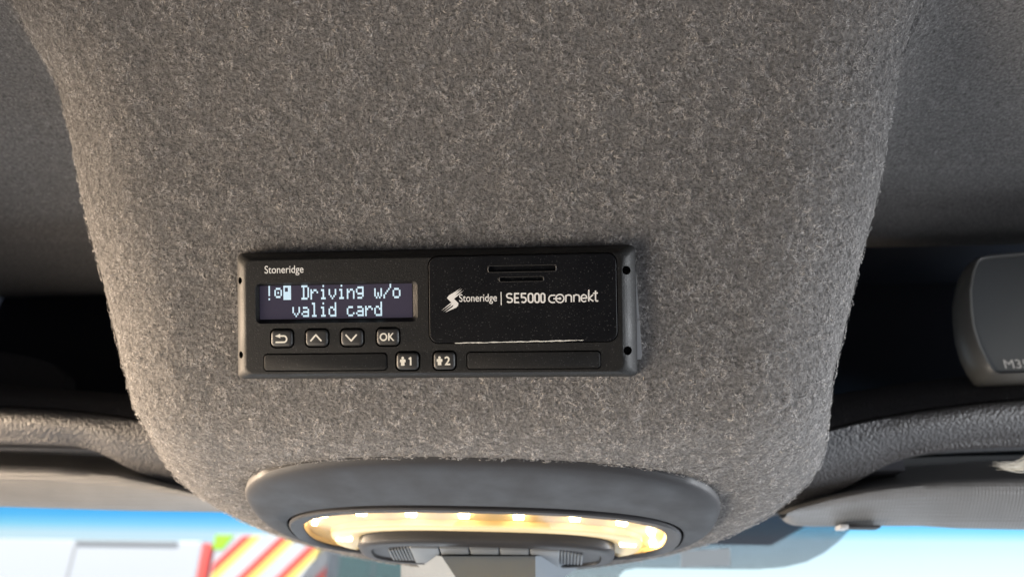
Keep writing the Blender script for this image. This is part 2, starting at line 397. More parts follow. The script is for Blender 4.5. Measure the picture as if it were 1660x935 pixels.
# ------------------------------------------------------------------ the pile of the felt
def build_pile(count, seed):
    rng = np.random.default_rng(seed)
    A = np.array([tuple(p) for p in V[:NR * n1]]).reshape(NR, n1, 3)
    q = np.stack([A[:-1, :-1], A[1:, :-1], A[1:, 1:], A[:-1, 1:]], 2)      # quads
    ok = np.ones(q.shape[:2], bool); ok[K0[0] - 1, :NCO] = False; ok[K0[1] - 1, n1 - 1 - NCO:] = False
    cen = q.mean(2); Rc = np.array(R_cv.transposed()); cc = cen @ Rc.T
    px = 830 + 1200 * cc[..., 0] / -cc[..., 2]; py = 467.5 - 1200 * cc[..., 1] / -cc[..., 2]
    ok &= (cc[..., 2] < -.05) & (px > -60) & (px < 1720) & (py > -60) & (py < 990)
    e1 = q[:, :, 1] - q[:, :, 0]; e2 = q[:, :, 3] - q[:, :, 0]; nn = np.cross(e1, e2); ar = np.linalg.norm(nn, axis=-1)
    nn /= np.maximum(ar, 1e-12)[..., None]; flip = (nn * cen).sum(-1) > 0
    nn[flip] *= -1
    facing = -(nn * cen).sum(-1) / np.linalg.norm(cen, axis=-1)
    w_ = ar * ok * (facing > -.35)
    side = np.zeros_like(w_); side[:, :18] = 1; side[:, -18:] = 1
    w_ = w_ * np.where(side > 0, .35, 1.0)
    w_ = np.nan_to_num(w_); w_[~np.isfinite(w_)] = 0
    p = (w_ / w_.sum()).ravel(); f = rng.choice(p.size, count, p=p)
    i, j = np.unravel_index(f, w_.shape); u = rng.random(count)[:, None]; v = rng.random(count)[:, None]
    Q = q[i, j]; P = (Q[:, 0] * (1 - u) + Q[:, 1] * u) * (1 - v) + (Q[:, 3] * (1 - u) + Q[:, 2] * u) * v
    # leave out what lies under the recorder and the lamp
    Md = np.array((M_DEV.inverted() @ Matrix.Translation(CAM))); D = P @ Md[:3, :3].T + Md[:3, 3]
    keep = ~((np.abs(D[:, 0]) < .0935) & (np.abs(D[:, 1]) < .0295))
    Ml = np.array((M_LAMP.inverted() @ Matrix.Translation(CAM))); E_ = P @ Ml[:3, :3].T + Ml[:3, 3]
    keep &= ~(((np.abs(E_[:, 0]) / LA) ** 2.5 + (np.abs(E_[:, 1] - LCY) / LB) ** 2.5 < .95) & (np.abs(E_[:, 2]) < .03))
    # clumps: smooth random fields over the cloth
    def field(cell, sd):
        r2 = np.random.default_rng(sd); G = r2.random((64, 64, 64))
        x = P / cell; a = np.floor(x).astype(int); t = x - a; t = t * t * (3 - 2 * t); out = 0
        for dx in (0, 1):
            for dy in (0, 1):
                for dz in (0, 1):
                    wgt = np.where(dx, t[:, 0], 1 - t[:, 0]) * np.where(dy, t[:, 1], 1 - t[:, 1]) * np.where(dz, t[:, 2], 1 - t[:, 2])
                    out = out + wgt * G[(a[:, 0] + dx) % 64, (a[:, 1] + dy) % 64, (a[:, 2] + dz) % 64]
        return out
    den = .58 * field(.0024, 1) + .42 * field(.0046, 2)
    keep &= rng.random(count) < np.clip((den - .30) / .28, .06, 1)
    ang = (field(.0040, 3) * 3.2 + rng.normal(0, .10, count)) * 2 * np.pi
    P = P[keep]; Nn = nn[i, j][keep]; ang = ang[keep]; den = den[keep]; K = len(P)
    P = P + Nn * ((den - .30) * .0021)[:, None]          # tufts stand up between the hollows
    ref = np.tile(np.array([1., 0, 0]), (K, 1)); T1 = ref - (ref * Nn).sum(1)[:, None] * Nn
    bad = np.linalg.norm(T1, axis=1) < .2; T1[bad] = np.cross(Nn[bad], [0, 0, 1.]); T1 /= np.linalg.norm(T1, axis=1)[:, None]
    T2 = np.cross(Nn, T1)
    d1 = np.cos(ang)[:, None] * T1 + np.sin(ang)[:, None] * T2
    ang2 = ang + rng.normal(0, .9, K); d2 = np.cos(ang2)[:, None] * T1 + np.sin(ang2)[:, None] * T2
    lift = rng.uniform(.04, .45, K)[:, None]
    ln = rng.gamma(7, .00023, K)[:, None] * np.where(rng.random(K) < .006, 2.0, 1)[:, None]
    wd = rng.uniform(.00006, .00012, K)[:, None]
    m1 = P + (d1 * (1 - .5 * lift) + Nn * lift) * ln * .5
    tip = m1 + (d2 * (1 - .3 * lift) + Nn * lift * rng.uniform(-.5, .8, K)[:, None]) * ln * .5
    s1 = np.cross(d1, Nn) + Nn * rng.normal(0, .4, K)[:, None]; s1 /= np.linalg.norm(s1, axis=1)[:, None]
    VV = np.stack([P - s1 * wd * .8, P + s1 * wd * .8, m1 + s1 * wd, m1 - s1 * wd, tip], 1).reshape(-1, 3)
    b = np.arange(K)[:, None] * 5
    lv = np.concatenate([b + np.array([0, 1, 2, 3]), b + np.array([3, 2, 4])], 1).ravel()
    me = bpy.data.meshes.new('felt_pile'); me.vertices.add(K * 5); me.vertices.foreach_set('co', VV.astype(np.float32).ravel())
    me.loops.add(K * 7); me.loops.foreach_set('vertex_index', lv.astype(np.int32))
    me.polygons.add(K * 2); st = (np.arange(K)[:, None] * 7 + np.array([0, 4])).ravel(); me.polygons.foreach_set('loop_start', st.astype(np.int32))
    sh = np.clip(.12 + .55 * np.clip((den - .3) / .4, 0, 1) + rng.normal(0, .17, K), 0, .97)  # colour follows tuft height: hollows shaded dark, tops pale
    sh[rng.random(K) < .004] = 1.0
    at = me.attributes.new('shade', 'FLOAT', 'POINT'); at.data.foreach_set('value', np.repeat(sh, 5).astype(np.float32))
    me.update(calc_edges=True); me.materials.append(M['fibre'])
    o = link('felt_pile', me, headliner); o['kind'] = 'stuff'; return o

# ================================================================== interior lamp
t3 = (R_dv @ Vector((0, dn.x, dn.y))).normalized(); nrm = Vector((1, 0, 0)).cross(t3)
if nrm.z > 0: nrm = -nrm
yy = nrm.cross(Vector((1, 0, 0)))                # local: x right, z down into the cab, y toward the rear
sc = .083
pc = S0 + dn * sc
lc = M_DEV @ Vector((XC, pc.x, pc.y)); LA, LB = .1320, .0700; LROT = R(-2.0)
M_LAMP = Matrix.Translation(lc) @ Matrix(((1, yy.x, nrm.x), (0, yy.y, nrm.y), (0, yy.z, nrm.z))).to_4x4() @ Matrix.Rotation(LROT, 4, 'Z')
lamp = thing('interior_lamp', 'lit warm interior lamp with oval grey surround below the black recorder', 'lamp', M_LAMP)
def sup(a, b, e=2.5, n=72, z=0.0, cx=0.0, cy=0.0):
    P = []
    for k in range(n):
        t = 2 * math.pi * k / n; c_, s_ = math.cos(t), math.sin(t)
        P.append((cx + a * math.copysign(abs(c_) ** (2 / e), c_), cy + b * math.copysign(abs(s_) ** (2 / e), s_), z))
    return P
LCY = .019; IA, IB, ICY = .1155, .0420, -.0050    # opening of the surround
def lerp_rings(A_, B_, prof): return [[(a[0] + (b[0] - a[0]) * f, a[1] + (b[1] - a[1]) * f, z) for a, b in zip(A_, B_)] for f, z in prof]
O_, I_ = sup(LA, LB, cy=LCY), sup(IA, IB, 2.7, cy=ICY)
rings('surround', lerp_rings(O_, I_, [(0, -.012), (0, -.0005), (.03, .0009), (.09, .0022), (.20, .0032), (.36, .0038), (.70, .0041), (.97, .0040), (1, .0034), (1, -.006)]), M['trim'], lamp, 40, False, False)
F1, F2 = sup(IA - .0012, IB - .0012, 2.7, cy=ICY), sup(.1065, .0355, 2.7, cy=-.0075)
rings('lens_frame', lerp_rings(F1, F2, [(0, -.006), (0, .0045), (.12, .0053), (.8, .0046), (.97, .0038), (1, -.0030)]), M['trim_dark'], lamp, 40, False, False)
G1, G2 = sup(.1064, .0354, 2.7, cy=-.0075), sup(.0945, .0275, 2.8, cy=-.0180)
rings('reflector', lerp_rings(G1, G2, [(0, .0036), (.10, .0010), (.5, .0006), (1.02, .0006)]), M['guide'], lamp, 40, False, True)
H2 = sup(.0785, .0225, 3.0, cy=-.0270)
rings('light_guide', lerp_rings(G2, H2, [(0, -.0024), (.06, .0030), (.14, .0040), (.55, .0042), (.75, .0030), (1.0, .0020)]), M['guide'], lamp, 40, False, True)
spots = [(-.0680, .0190, 0), (-.0395, .0190, 0), (-.0094, .0185, 0), (.0215, .0185, 0), (.0530, .0180, 0), (.0795, .0130, -.4), (.0970, -.0010, -1.2), (.1000, -.0180, -1.57), (-.0910, .0150, .5), (-.0985, .0040, 1.2)]
for x, y, an in spots:
    o = pad('led', (-.0030, .0030, -.0016, .0016), .0004, .0004, .0030, .0004, M['led'], lamp, 1)
    o.matrix_local = Matrix.Translation((x, y, 0)) @ Matrix.Rotation(an, 4, 'Z')
for x, y in ((-.0855, -.0170), (.0850, -.0150)):
    o = pad('reading_led', (-.0050, .0050, -.0022, .0022), .0015, .0030, .0050, .0008, M['led_soft'], lamp, 2)
    o.matrix_local = Matrix.Translation((x, y, 0))
rings('lens', lerp_rings(G1, G2, [(0, .0037), (1, .0042)]), M['lens'], lamp, 40, False, False)
# switch panel standing in the middle of the lens
pcy = -.0270
S1, S2 = sup(.0780, .0222, 3.2, cy=pcy), sup(.0690, .0160, 3.4, cy=pcy - .0015)
sp = rings('switch_panel', lerp_rings(S1, S2, [(0, -.002), (0, .0065), (.14, .0080), (.45, .0088), (.9, .0088), (1, .0074)]), M['trim_dark'], lamp, 40, False, True)
for k in range(5):
    x0 = -.0450 + k * .0180
    pad('switch', (x0 + .0003, x0 + .0177, pcy - .0150, pcy + .0125), .0008, .0060, .0094, .0008, M['switch'], sp, 2)
for k in range(7):
    for s in (-1, 1):
        x0 = s * (.0460 + k * .0020)
        pad('rib', (x0 - .0006, x0 + .0006, pcy - .012, pcy + .0110 - k * .0010), .0003, .0060, .0090, .0004, M['switch'], sp, 1)

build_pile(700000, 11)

# ================================================================== the recorder
dev = thing('tachograph', 'black driving recorder with lit display and keys on the grey felt console', 'recorder', M_DEV)
FZ = .0085                                           # height of its face
def dx(px, py, z=FZ): return at_plane(px, py, M_DEV, z)
def dbox(x0, y0, x1, y1, z=FZ):
    cx, cy = (x0 + x1) / 2, (y0 + y1) / 2
    return dx(x0, cy, z)[0], dx(x1, cy, z)[0], dx(cx, y1, z)[1], dx(cx, y0, z)[1]
ox0, ox1, oy0, oy1 = -.094, .094, -.0299, .0299
fx0, fx1, fy0, fy1 = ox0 + .0080, ox1 - .0072, oy0 + .0036, oy1 - .0046
RS = [rrect(ox0, ox1, oy0, oy1, .0028, 6, -.022), rrect(ox0, ox1, oy0, oy1, .0028, 6, .0002)]
for k in range(1, 9):
    t = k / 8; i = .72 * t + .28 * t ** 4; z = .0002 + (FZ - .0002) * (.40 * math.sin(t * math.pi / 2) + .60 * t)
    RS.append(rrect(ox0 + (fx0 - ox0) * i, ox1 + (fx1 - ox1) * i, oy0 + (fy0 - oy0) * i, oy1 + (fy1 - oy1) * i, .0028 + .0012 * t, 6, z))
body = rings('housing', RS, M['black'], dev, 38)
cut = []
def cutter(boxz, r, z0, taper=0.0):
    x0, x1, y0, y1 = boxz; t = taper
    return rings('cutter', [rrect(x0 + t, x1 - t, y0 + t, y1 - t, max(r - t, 2e-4), z=z0), rrect(x0, x1, y0, y1, r, z=FZ), rrect(x0, x1, y0, y1, r, z=FZ + .01)], M['void'], dev, None)
disp_out = dbox(414, 457, 677, 523); disp_in = dbox(421, 461, 669, 516.5, FZ - .0032)
cw = rings('cutter', [rrect(disp_in[0], disp_in[1], disp_in[2], disp_in[3], .0008, z=FZ - .0032), rrect(disp_out[0], disp_out[1], disp_out[2] , disp_out[3], .0026, z=FZ), rrect(disp_out[0], disp_out[1], disp_out[2], disp_out[3], .0026, z=FZ + .01)], M['void'], dev, None)
cut.append(cw)
KEYS = [(440, 534.5, 475, 562), (496, 534, 532, 561), (553, 533.5, 589, 560.5), (611, 532, 647, 559.5), (643, 571, 679, 599), (703, 570, 738, 598.5)]
for k in KEYS: b = dbox(*k); e = .0007; cut.append(cutter((b[0] - e, b[1] + e, b[2] - e, b[3] + e), .0026, FZ - .004))
DOOR = dbox(695.5, 413, 1000, 554.5); gq = .00042
cut.append(cutter((DOOR[0] - gq, DOOR[1] + gq, DOOR[2] - gq, DOOR[3] + gq), .0046, FZ - .0032))
SLOTS = [dbox(428.5, 573.5, 627, 600), dbox(757.5, 570, 973, 597)]
for b in SLOTS: cut.append(cutter((b[0] - gq, b[1] + gq, b[2] - gq, b[3] + gq), .0018, FZ - .0024))
for px, py in ((393.5, 455), (395.5, 574), (1015, 438.5), (1017, 567.5)):
    x, y = dx(px, py, .003 if px < 700 else .0045)
    rr = .00165 if px < 700 else .0020
    cut.append(rings('cutter', [[(x + rr * math.cos(t * math.pi / 8), y + rr * math.sin(t * math.pi / 8), z) for t in range(16)] for z in (-.012, .02)], M['void'], dev, None))
carve(body, cut)
for px, py in ((393.5, 455), (395.5, 574), (1015, 438.5), (1017, 567.5)):
    x, y = dx(px, py, .003 if px < 700 else .0045); rr = .00162 if px < 700 else .00197
    rings('screw_hole', [[(x + rr * f * math.cos(t * math.pi / 8), y + rr * f * math.sin(t * math.pi / 8), z) for t in range(16)] for z, f in ((.0008, 1), (-.008, 1), (-.008, .3))], M['void'], dev, 40, False, True)
# display
scr = mesh('display', [(disp_in[0] + .0001, disp_in[2] + .0001, FZ - .0030), (disp_in[1] - .0001, disp_in[2] + .0001, FZ - .0030), (disp_in[1] - .0001, disp_in[3] - .0001, FZ - .0030), (disp_in[0] + .0001, disp_in[3] - .0001, FZ - .0030)], [(0, 1, 2, 3)], M['screen'], dev)
FONT = {'!': '00100 00100 00100 00100 00100 00000 00100', 'D': '11110 01001 01001 01001 01001 01001 11110', 'r': '00000 00000 10110 11001 10000 10000 10000',
        'i': '00100 00000 01100 00100 00100 00100 01110', 'v': '00000 00000 10001 10001 10001 01010 00100', 'n': '00000 00000 10110 11001 10001 10001 10001',
        'g': '00000 01111 10001 10001 01111 00001 01110', 'w': '00000 00000 10001 10001 10101 10101 01010', '/': '00001 00001 00010 00100 01000 10000 10000',
        'o': '00000 00000 01110 10001 10001 10001 01110', 'a': '00000 00000 01110 00001 01111 10001 01111', 'l': '01100 00100 00100 00100 00100 00100 01110',
        'd': '00001 00001 01101 10011 10001 10001 01111', 'c': '00000 00000 01110 10000 10000 10001 01110',
        '@': '00000 01110 10001 10101 10001 01110 00000', '#': '11111 11111 10011 10011 11111 11111 11111'}
FONT['#'] = '11111 10011 10011 11111 11111 11111 11111'
def lcd(name, s, col0, y_top_px):
    V_, F_ = [], []
    x_a, y_a = dx(430.3, y_top_px, FZ - .0030); pitch = 14.93 / 1200 * .3475; cw_ = 2.52 / 1200 * .3475; ch_ = 3.28 / 1200 * .3475
    for k, c_ in enumerate(s):
        if c_ == ' ': continue
        for ry, line in enumerate(FONT[c_].split()):
            for rx, bit in enumerate(line):
                if bit == '1':
                    x0 = x_a + (col0 + k) * pitch + rx * cw_; y0 = y_a - ry * ch_; n = len(V_); gx = cw_ * .015
                    V_ += [(x0 + gx, y0 - ch_ + gx, FZ - .00294), (x0 + cw_ - gx, y0 - ch_ + gx, FZ - .00294), (x0 + cw_ - gx, y0 - gx, FZ - .00294), (x0 + gx, y0 - gx, FZ - .00294)]
                    F_.append((n, n + 1, n + 2, n + 3))
    return mesh(name, V_, F_, M['lcd'], scr)
lcd('message_text', '!@# Driving w/o', 0, 463.5)
lcd('message_text', 'valid card', 3, 491.5)
# keys and their legends
KZ = FZ + .0010
def key(b, draw):
    k = pad('key', b, .0020, FZ - .0042, KZ, .0012, M['key'], dev, 4)
    draw(k, (b[0] + b[1]) / 2 - .0002, (b[2] + b[3]) / 2 + .0000); return k
u = .345 / 1200
def back(k, cx, cy):
    P = [(cx - 9 * u, cy - 6 * u), (cx + 5 * u, cy - 6 * u)] + arc(cx + 5 * u, cy - 1 * u, 4.5 * u, 5 * u, -90, 90, 8) + [(cx - 5 * u, cy + 4 * u)]
    o = strokes('legend', [P], 2.6 * u, KZ + 3e-5, M['print'], k)
    mesh('legend', [(cx - 10 * u, cy + 4 * u, KZ + 5e-5), (cx - 1 * u, cy + .5 * u, KZ + 5e-5), (cx - 1 * u, cy + 7.5 * u, KZ + 5e-5)], [(0, 1, 2)], M['print'], k)
def up(k, cx, cy): strokes('legend', [[(cx - 9 * u, cy - 5 * u), (cx, cy + 5 * u), (cx + 9 * u, cy - 5 * u)]], 2.6 * u, KZ + 3e-5, M['print'], k)
def down(k, cx, cy): strokes('legend', [[(cx - 9 * u, cy + 5 * u), (cx, cy - 5 * u), (cx + 9 * u, cy + 5 * u)]], 2.6 * u, KZ + 3e-5, M['print'], k)
def ok_(k, cx, cy): text('legend', 'OK', (cx - 11.5 * u, cx + 11.5 * u, cy - 6 * u, cy + 6 * u), KZ, M['print'], k, .00011)
def man(digit):
    def f(k, cx, cy):
        x = cx - 6.5 * u; z = KZ + 5e-5; V_ = [(x + 2.2 * u * math.cos(t * math.pi / 6), cy + 5.2 * u + 2.2 * u * math.sin(t * math.pi / 6), z) for t in range(12)]; F_ = [tuple(range(12))]
        for (a, b, c_, d) in ((-4.6, 4.6, -1.5, 2.6), (-2.9, 2.9, -6.8, -1.5), (-3.6, 3.6, 2.6, 3.2)):
            n = len(V_); V_ += [(x + a * u, cy + c_ * u, z), (x + b * u, cy + c_ * u, z), (x + b * u, cy + d * u, z), (x + a * u, cy + d * u, z)]; F_.append((n, n + 1, n + 2, n + 3))
        mesh('legend', V_, F_, M['print'], k)
        if digit == '1':
            strokes('legend', [[(cx + 3.2 * u, cy + 3.4 * u), (cx + 6.2 * u, cy + 5.6 * u), (cx + 6.2 * u, cy - 6.5 * u)]], 2.6 * u, KZ + 5e-5, M['print'], k); return
        wx = 4.2
        text('legend', digit, (cx + (6 - wx) * u, cx + (6 + wx) * u, cy - 6.5 * u, cy + 6.5 * u), KZ, M['print'], k, .00013)
    return f
for kb, fn in zip(KEYS, (back, up, down, ok_, man('1'), man('2'))): key(dbox(*kb), fn)
# card slot covers
for b in SLOTS: pad('card_slot_cover', b, .0016, FZ - .0026, FZ + .0003, .0004, M['black'], dev, 3)
# paper door with two grip slots and the printed marks
door = pad('paper_door', DOOR, .0042, FZ - .0034, FZ + .0003, .0005, M['door'], dev, 3)
carve(door, [cutter(dbox(792, 430.5, 901, 440), .0006, FZ - .0016, .0002), cutter(dbox(810, 449, 881, 455.5), .0006, FZ - .0014, .0002)])
DZ = FZ + .0003
for bx4 in (dbox(792, 430.5, 901, 440), dbox(810, 449, 881, 455.5)):          # added paler lip standing in for the highlight round each grip slot
    x0, x1, y0, y1 = bx4
    rings('slot_highlight_lip', [rrect(x0 - e, x1 + e, y0 - e, y1 + e, .0006 + max(e, 0), z=z) for e, z in ((.00040, DZ - .0001), (.00030, DZ + .00010), (.00016, DZ + .00016), (.00002, DZ + .00008), (-.00004, DZ - .0004))], M['key'], door, 60, False, False)
text('lettering', 'Stoneridge', dbox(429, 430.5, 492, 446.5), FZ, M['print_white'], dev, .00003)
text('lettering', 'Stoneridge', dbox(744.5, 476.5, 805.5, 492.5, DZ), DZ, M['print_white'], door, .00003)
b = dbox(811.7, 473, 813.1, 494.5, DZ); mesh('lettering', [(b[0], b[2], DZ + 5e-5), (b[1], b[2], DZ + 5e-5), (b[1], b[3], DZ + 5e-5), (b[0], b[3], DZ + 5e-5)], [(0, 1, 2, 3)], M['print_white'], door)
# SE5000: condensed rounded capitals drawn as strokes
def glyph_box(x0, y0, x1, y1): return dbox(x0, y0, x1, y1, DZ)
gx = [(820.5, 831.5), (833.5, 842.5), (844.5, 854), (855.5, 865), (866.2, 875), (876, 884)]
sl = lambda x: (852 - x) * .018
P_ = []
for ch, (a0, a1) in zip('SE5000', gx):
    yt, yb = 475.7 , 490.0 ; bx0, bx1, by0, by1 = glyph_box(a0 + 1, yt, a1 - 1, yb); W_, H_ = bx1 - bx0, by1 - by0
    cx = (bx0 + bx1) / 2; my = (by0 + by1) / 2; rr = W_ / 2
    if ch == 'S':
        P_.append(arc(cx, by1 - H_ * .25, rr, H_ * .25, 30, 270, 12) + arc(cx, by0 + H_ * .25, rr, H_ * .25, 90, -150, 12)[1:])
    elif ch == 'E': P_ += [[(bx1, by1), (bx0, by1), (bx0, by0), (bx1, by0)], [(bx0, my), (bx1 - W_ * .1, my)]]
    elif ch == '5': P_.append([(bx1, by1), (bx0, by1), (bx0, my + H_ * .08)] + arc(cx - W_ * .08, by0 + H_ * .29, rr * 1.1, H_ * .29, 95, -140, 12))
    else:
        P_.append(arc(cx, by1 - rr, rr, rr, 0, 180, 8) + arc(cx, by0 + rr, rr, rr, 180, 360, 8) + [(cx + rr, by1 - rr)])
strokes('lettering', P_, 2.5 * u, DZ + 5e-5, M['print_white'], door)
# connekt: c runs into a ringed o, then n n e k t
def D(px, py): return dx(px, py, DZ)
P_ = []
def ph(cx, cy, r_, a0, a1, n=12): x, y = D(cx, cy); return arc(x, y, r_ * u, r_ * u, a0, a1, n)
P_.append([D(900.3, 478.4), D(897.0, 478.5)] + ph(895.6, 484.3, 5.7, 85, 275) + [D(899.8, 489.9)])
P_.append([D(897, 484.2), D(907.5, 483.8)]); P_.append(ph(907.7, 483.7, 6.3, 180, 540, 22)); 
for x0 in (917.3, 930.3):
    yb = 489.4 - (x0 - 917) * .022; P_.append([D(x0, yb), D(x0, yb - 11.3)]); 
    P_.append([D(x0, yb - 8.2)] + [D(x0 + 4.5 - 4.5 * math.cos(t * math.pi / 8), yb - 8 - 3.4 * math.sin(t * math.pi / 8)) for t in range(9)] + [D(x0 + 9, yb)])
P_.append([D(942, 483.3), D(951.2, 483.0)] + [D(946.7 + 4.7 * math.cos(R(t)), 483.2 - 5.6 * math.sin(R(t))) for t in range(10, 321, 18)])
P_.append([D(954.4, 488.4), D(954.4, 469.5)]); P_.append([D(961.4, 477.5), D(954.8, 483.3), D(962, 488.2)])
P_.append([D(965.4, 470.8), D(965.4, 485)] + [D(965.4 + 2 - 2 * math.cos(R(t)), 485 + 2.9 * math.sin(R(t))) for t in (30, 60, 90)] + [D(969.8, 487.6)]); P_.append([D(961.5, 475.2), D(969.2, 474.9)])
strokes('lettering', P_, 2.1 * u, DZ + 5e-5, M['print_white'], door)
x, y = D(907.7, 483.7); mesh('lettering', [(x + 2.1 * u * math.cos(t * math.pi / 8), y + 2.1 * u * math.sin(t * math.pi / 8), DZ + 6e-5) for t in range(16)], [tuple(range(16))], M['print_white'], door)
# the bolt-like S emblem: solid zigzag whose two arms fray into three strokes
def poly(P, z): return [(*D(a, b_), z) for a, b_ in P]
EM = [[(735, 478.5), (724.5, 483), (733, 491.5), (742.5, 495.5), (743.2, 491.2), (736, 484.2), (741.5, 480)],
      [(724.5, 483), (728, 478.6), (747, 467.0), (734, 478.4), (733, 480.5)], [(732, 478.5), (749.3, 468.6), (737.5, 479.6), (734, 481.5)], [(735.5, 481), (751.8, 470.6), (741.5, 480), (738, 482.8)],
      [(733, 489.5), (733, 491.5), (715.0, 503.6), (728, 492.8)], [(732.5, 491), (737, 492.6), (718.0, 505.4), (731, 494.5)], [(736, 491.5), (742.5, 495.5), (739.5, 498.5), (721.5, 506.2), (734, 497.0)]]
V_, F_ = [], []
for q, P in enumerate(EM): n = len(V_); V_ += poly(P, DZ + 5e-5 + q * 1e-6); F_.append(tuple(range(n, n + len(P))))
mesh('emblem', V_, F_, M['print_white'], door)
# sliver of paper caught along the foot of the door
top, bot = [], []
for k in range(45):
    px = 738 + 208 * k / 44; py = 556.2 - (px - 738) * .0225 + random.uniform(-.35, .35); th = random.uniform(.5, 1.3) * (1 if px < 930 else .5)
    top.append((*dx(px, py - th, FZ + .0003), FZ + .0005)); bot.append((*dx(px, py + th * .7, FZ + .0003), FZ + .0003))
grid('paper_sliver', [bot, top], M['paper'], dev, None)
# pale edge of the mounting bracket behind the right side
P = [at_plane(px, py, M_DEV, -.001) for px, py in ((1028, 440), (1031, 440), (1036, 510), (1041, 576), (1039, 582), (1028, 583))]
rings('mounting_bracket', [[(x, y, -.014) for x, y in P], [(x, y, -.001) for x, y in P]], M['bracket'], dev, 30)

# ================================================================== shelves, visors
def interp(tab, x):
    for (a, b), (c_, d) in zip(tab[:-1], tab[1:]):
        if a <= x <= c_:
            t = (x - a) / (c_ - a); t = t; return b + (d - b) * t
    return tab[0][1] if x < tab[0][0] else tab[-1][1]
def soft(tab, x, h=22):
    return sum(interp(tab, x + k * h / 3) for k in range(-3, 4)) / 7
def shelf(name, label, xs, top, ridge, low, group, ye):
    cxs = sum(xs) / len(xs)
    Y0 = .52; org = at_Y(sum(xs) / len(xs), soft(low, sum(xs) / len(xs)), Y0)
    root = thing(name, label, 'shelf', Matrix.Translation(org), group)
    rim, front, inner = [], [], []
    for px in xs:
        t_, r_, l_ = soft(top, px), soft(ridge, px), soft(low, px)
        A = at_Y(px, t_, Y0 + .035); B = at_Y(px, r_ - 3, Y0 + .012); Rg = at_Y(px, r_, Y0); ww = [max(0, min(1, (soft(low, px + q) - soft(ridge, px + q) - 52) / 85)) for q in (-60, -40, -20, 0, 20, 40, 60)]; Lw = at_Y(px, l_, Y0 + .012 + .070 * sum(ww) / 7)
        rim.append([p - org for p in (A + Vector((0, .16, .004)), A + Vector((0, .05, .012)), A + Vector((0, .015, .008)), A, A.lerp(B, .33) + Vector((0, -.004, 0)), A.lerp(B, .66) + Vector((0, -.004, 0)), B, B + Vector((0, .02, -.006)))])
        bulge = lambda f: Rg.lerp(Lw, f) + Vector((0, -.010 * math.sin(f * math.pi), 0))
        front.append([p - org for p in (Rg + Vector((0, .02, .001)), Rg + Vector((0, .002, .0008)), Rg + Vector((0, 0, -.001)), bulge(.15), bulge(.3), bulge(.45), bulge(.6), bulge(.75), bulge(.88), Lw + Vector((0, -.002, .002)), Lw, Lw + Vector((0, .003, -.0012)), Lw + Vector((0, .010, -.0012)), Lw + Vector((0, .05, .012)), Lw + Vector((0, .11, .014)))])
        inner.append([p - org for p in (A + Vector((0, .15, .004)), A + Vector((0, .23, -.01)), A + Vector((0, .26, .02)), A + Vector((0, .27, .42)))])
    under = []
    for px in xs:
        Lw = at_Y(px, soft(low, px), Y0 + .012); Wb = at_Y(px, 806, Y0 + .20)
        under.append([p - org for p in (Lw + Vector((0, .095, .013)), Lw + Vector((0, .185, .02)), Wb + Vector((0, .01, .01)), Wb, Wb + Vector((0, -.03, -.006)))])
    grid('underside', under, M['void'], root, 50)  # near-black sheet: shade of the gap above the visor put into colour
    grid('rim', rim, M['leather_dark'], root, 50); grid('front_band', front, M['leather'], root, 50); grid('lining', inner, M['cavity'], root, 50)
    return root
LR = dict(top=[(-300, 612), (-100, 622), (0, 630), (60, 635), (140, 641), (200, 646), (300, 656)],
          ridge=[(-300, 648), (-100, 656), (0, 660), (100, 665), (170, 673), (230, 682), (300, 694)],
          low=[(-300, 712), (0, 712.5), (100, 715), (140, 720), (170, 735), (215, 759), (260, 776), (310, 794), (380, 812)])
RR_ = dict(top=[(1230, 672), (1290, 660), (1380, 643), (1480, 627), (1560, 617), (1660, 609), (1900, 598)],
           ridge=[(1230, 728), (1290, 711), (1330, 701), (1400, 683), (1500, 665), (1580, 655), (1660, 648), (1900, 636)],
           low=[(1180, 860), (1240, 836), (1290, 820), (1340, 801), (1390, 777), (1430, 752), (1470, 736), (1520, 726), (1580, 720), (1660, 717), (1900, 712)])
xsL = [-460 + 12 * k for k in range(72)]; xsR = [1195 + 12 * k for k in range(72)]
sl_ = shelf('overhead_shelf', 'charcoal leather-grained shelf edge left of the felt console', xsL, LR['top'], LR['ridge'], LR['low'], 'overhead shelves', .43)
a = at_Y(-140, 566, .66) - sl_.location; b = at_Y(104, 640, .66) - sl_.location
pn = [a, at_Y(0, 570, .66) - sl_.location, at_Y(50, 578, .66) - sl_.location, at_Y(86, 590, .66) - sl_.location, at_Y(103, 606, .66) - sl_.location, b, Vector((a.x, a.y, b.z))]
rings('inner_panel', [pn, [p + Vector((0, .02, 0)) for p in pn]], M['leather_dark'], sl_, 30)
shelf('overhead_shelf', 'charcoal leather-grained shelf edge right of the felt console, under the grey unit', xsR, RR_['top'], RR_['ridge'], RR_['low'], 'overhead shelves', .34)

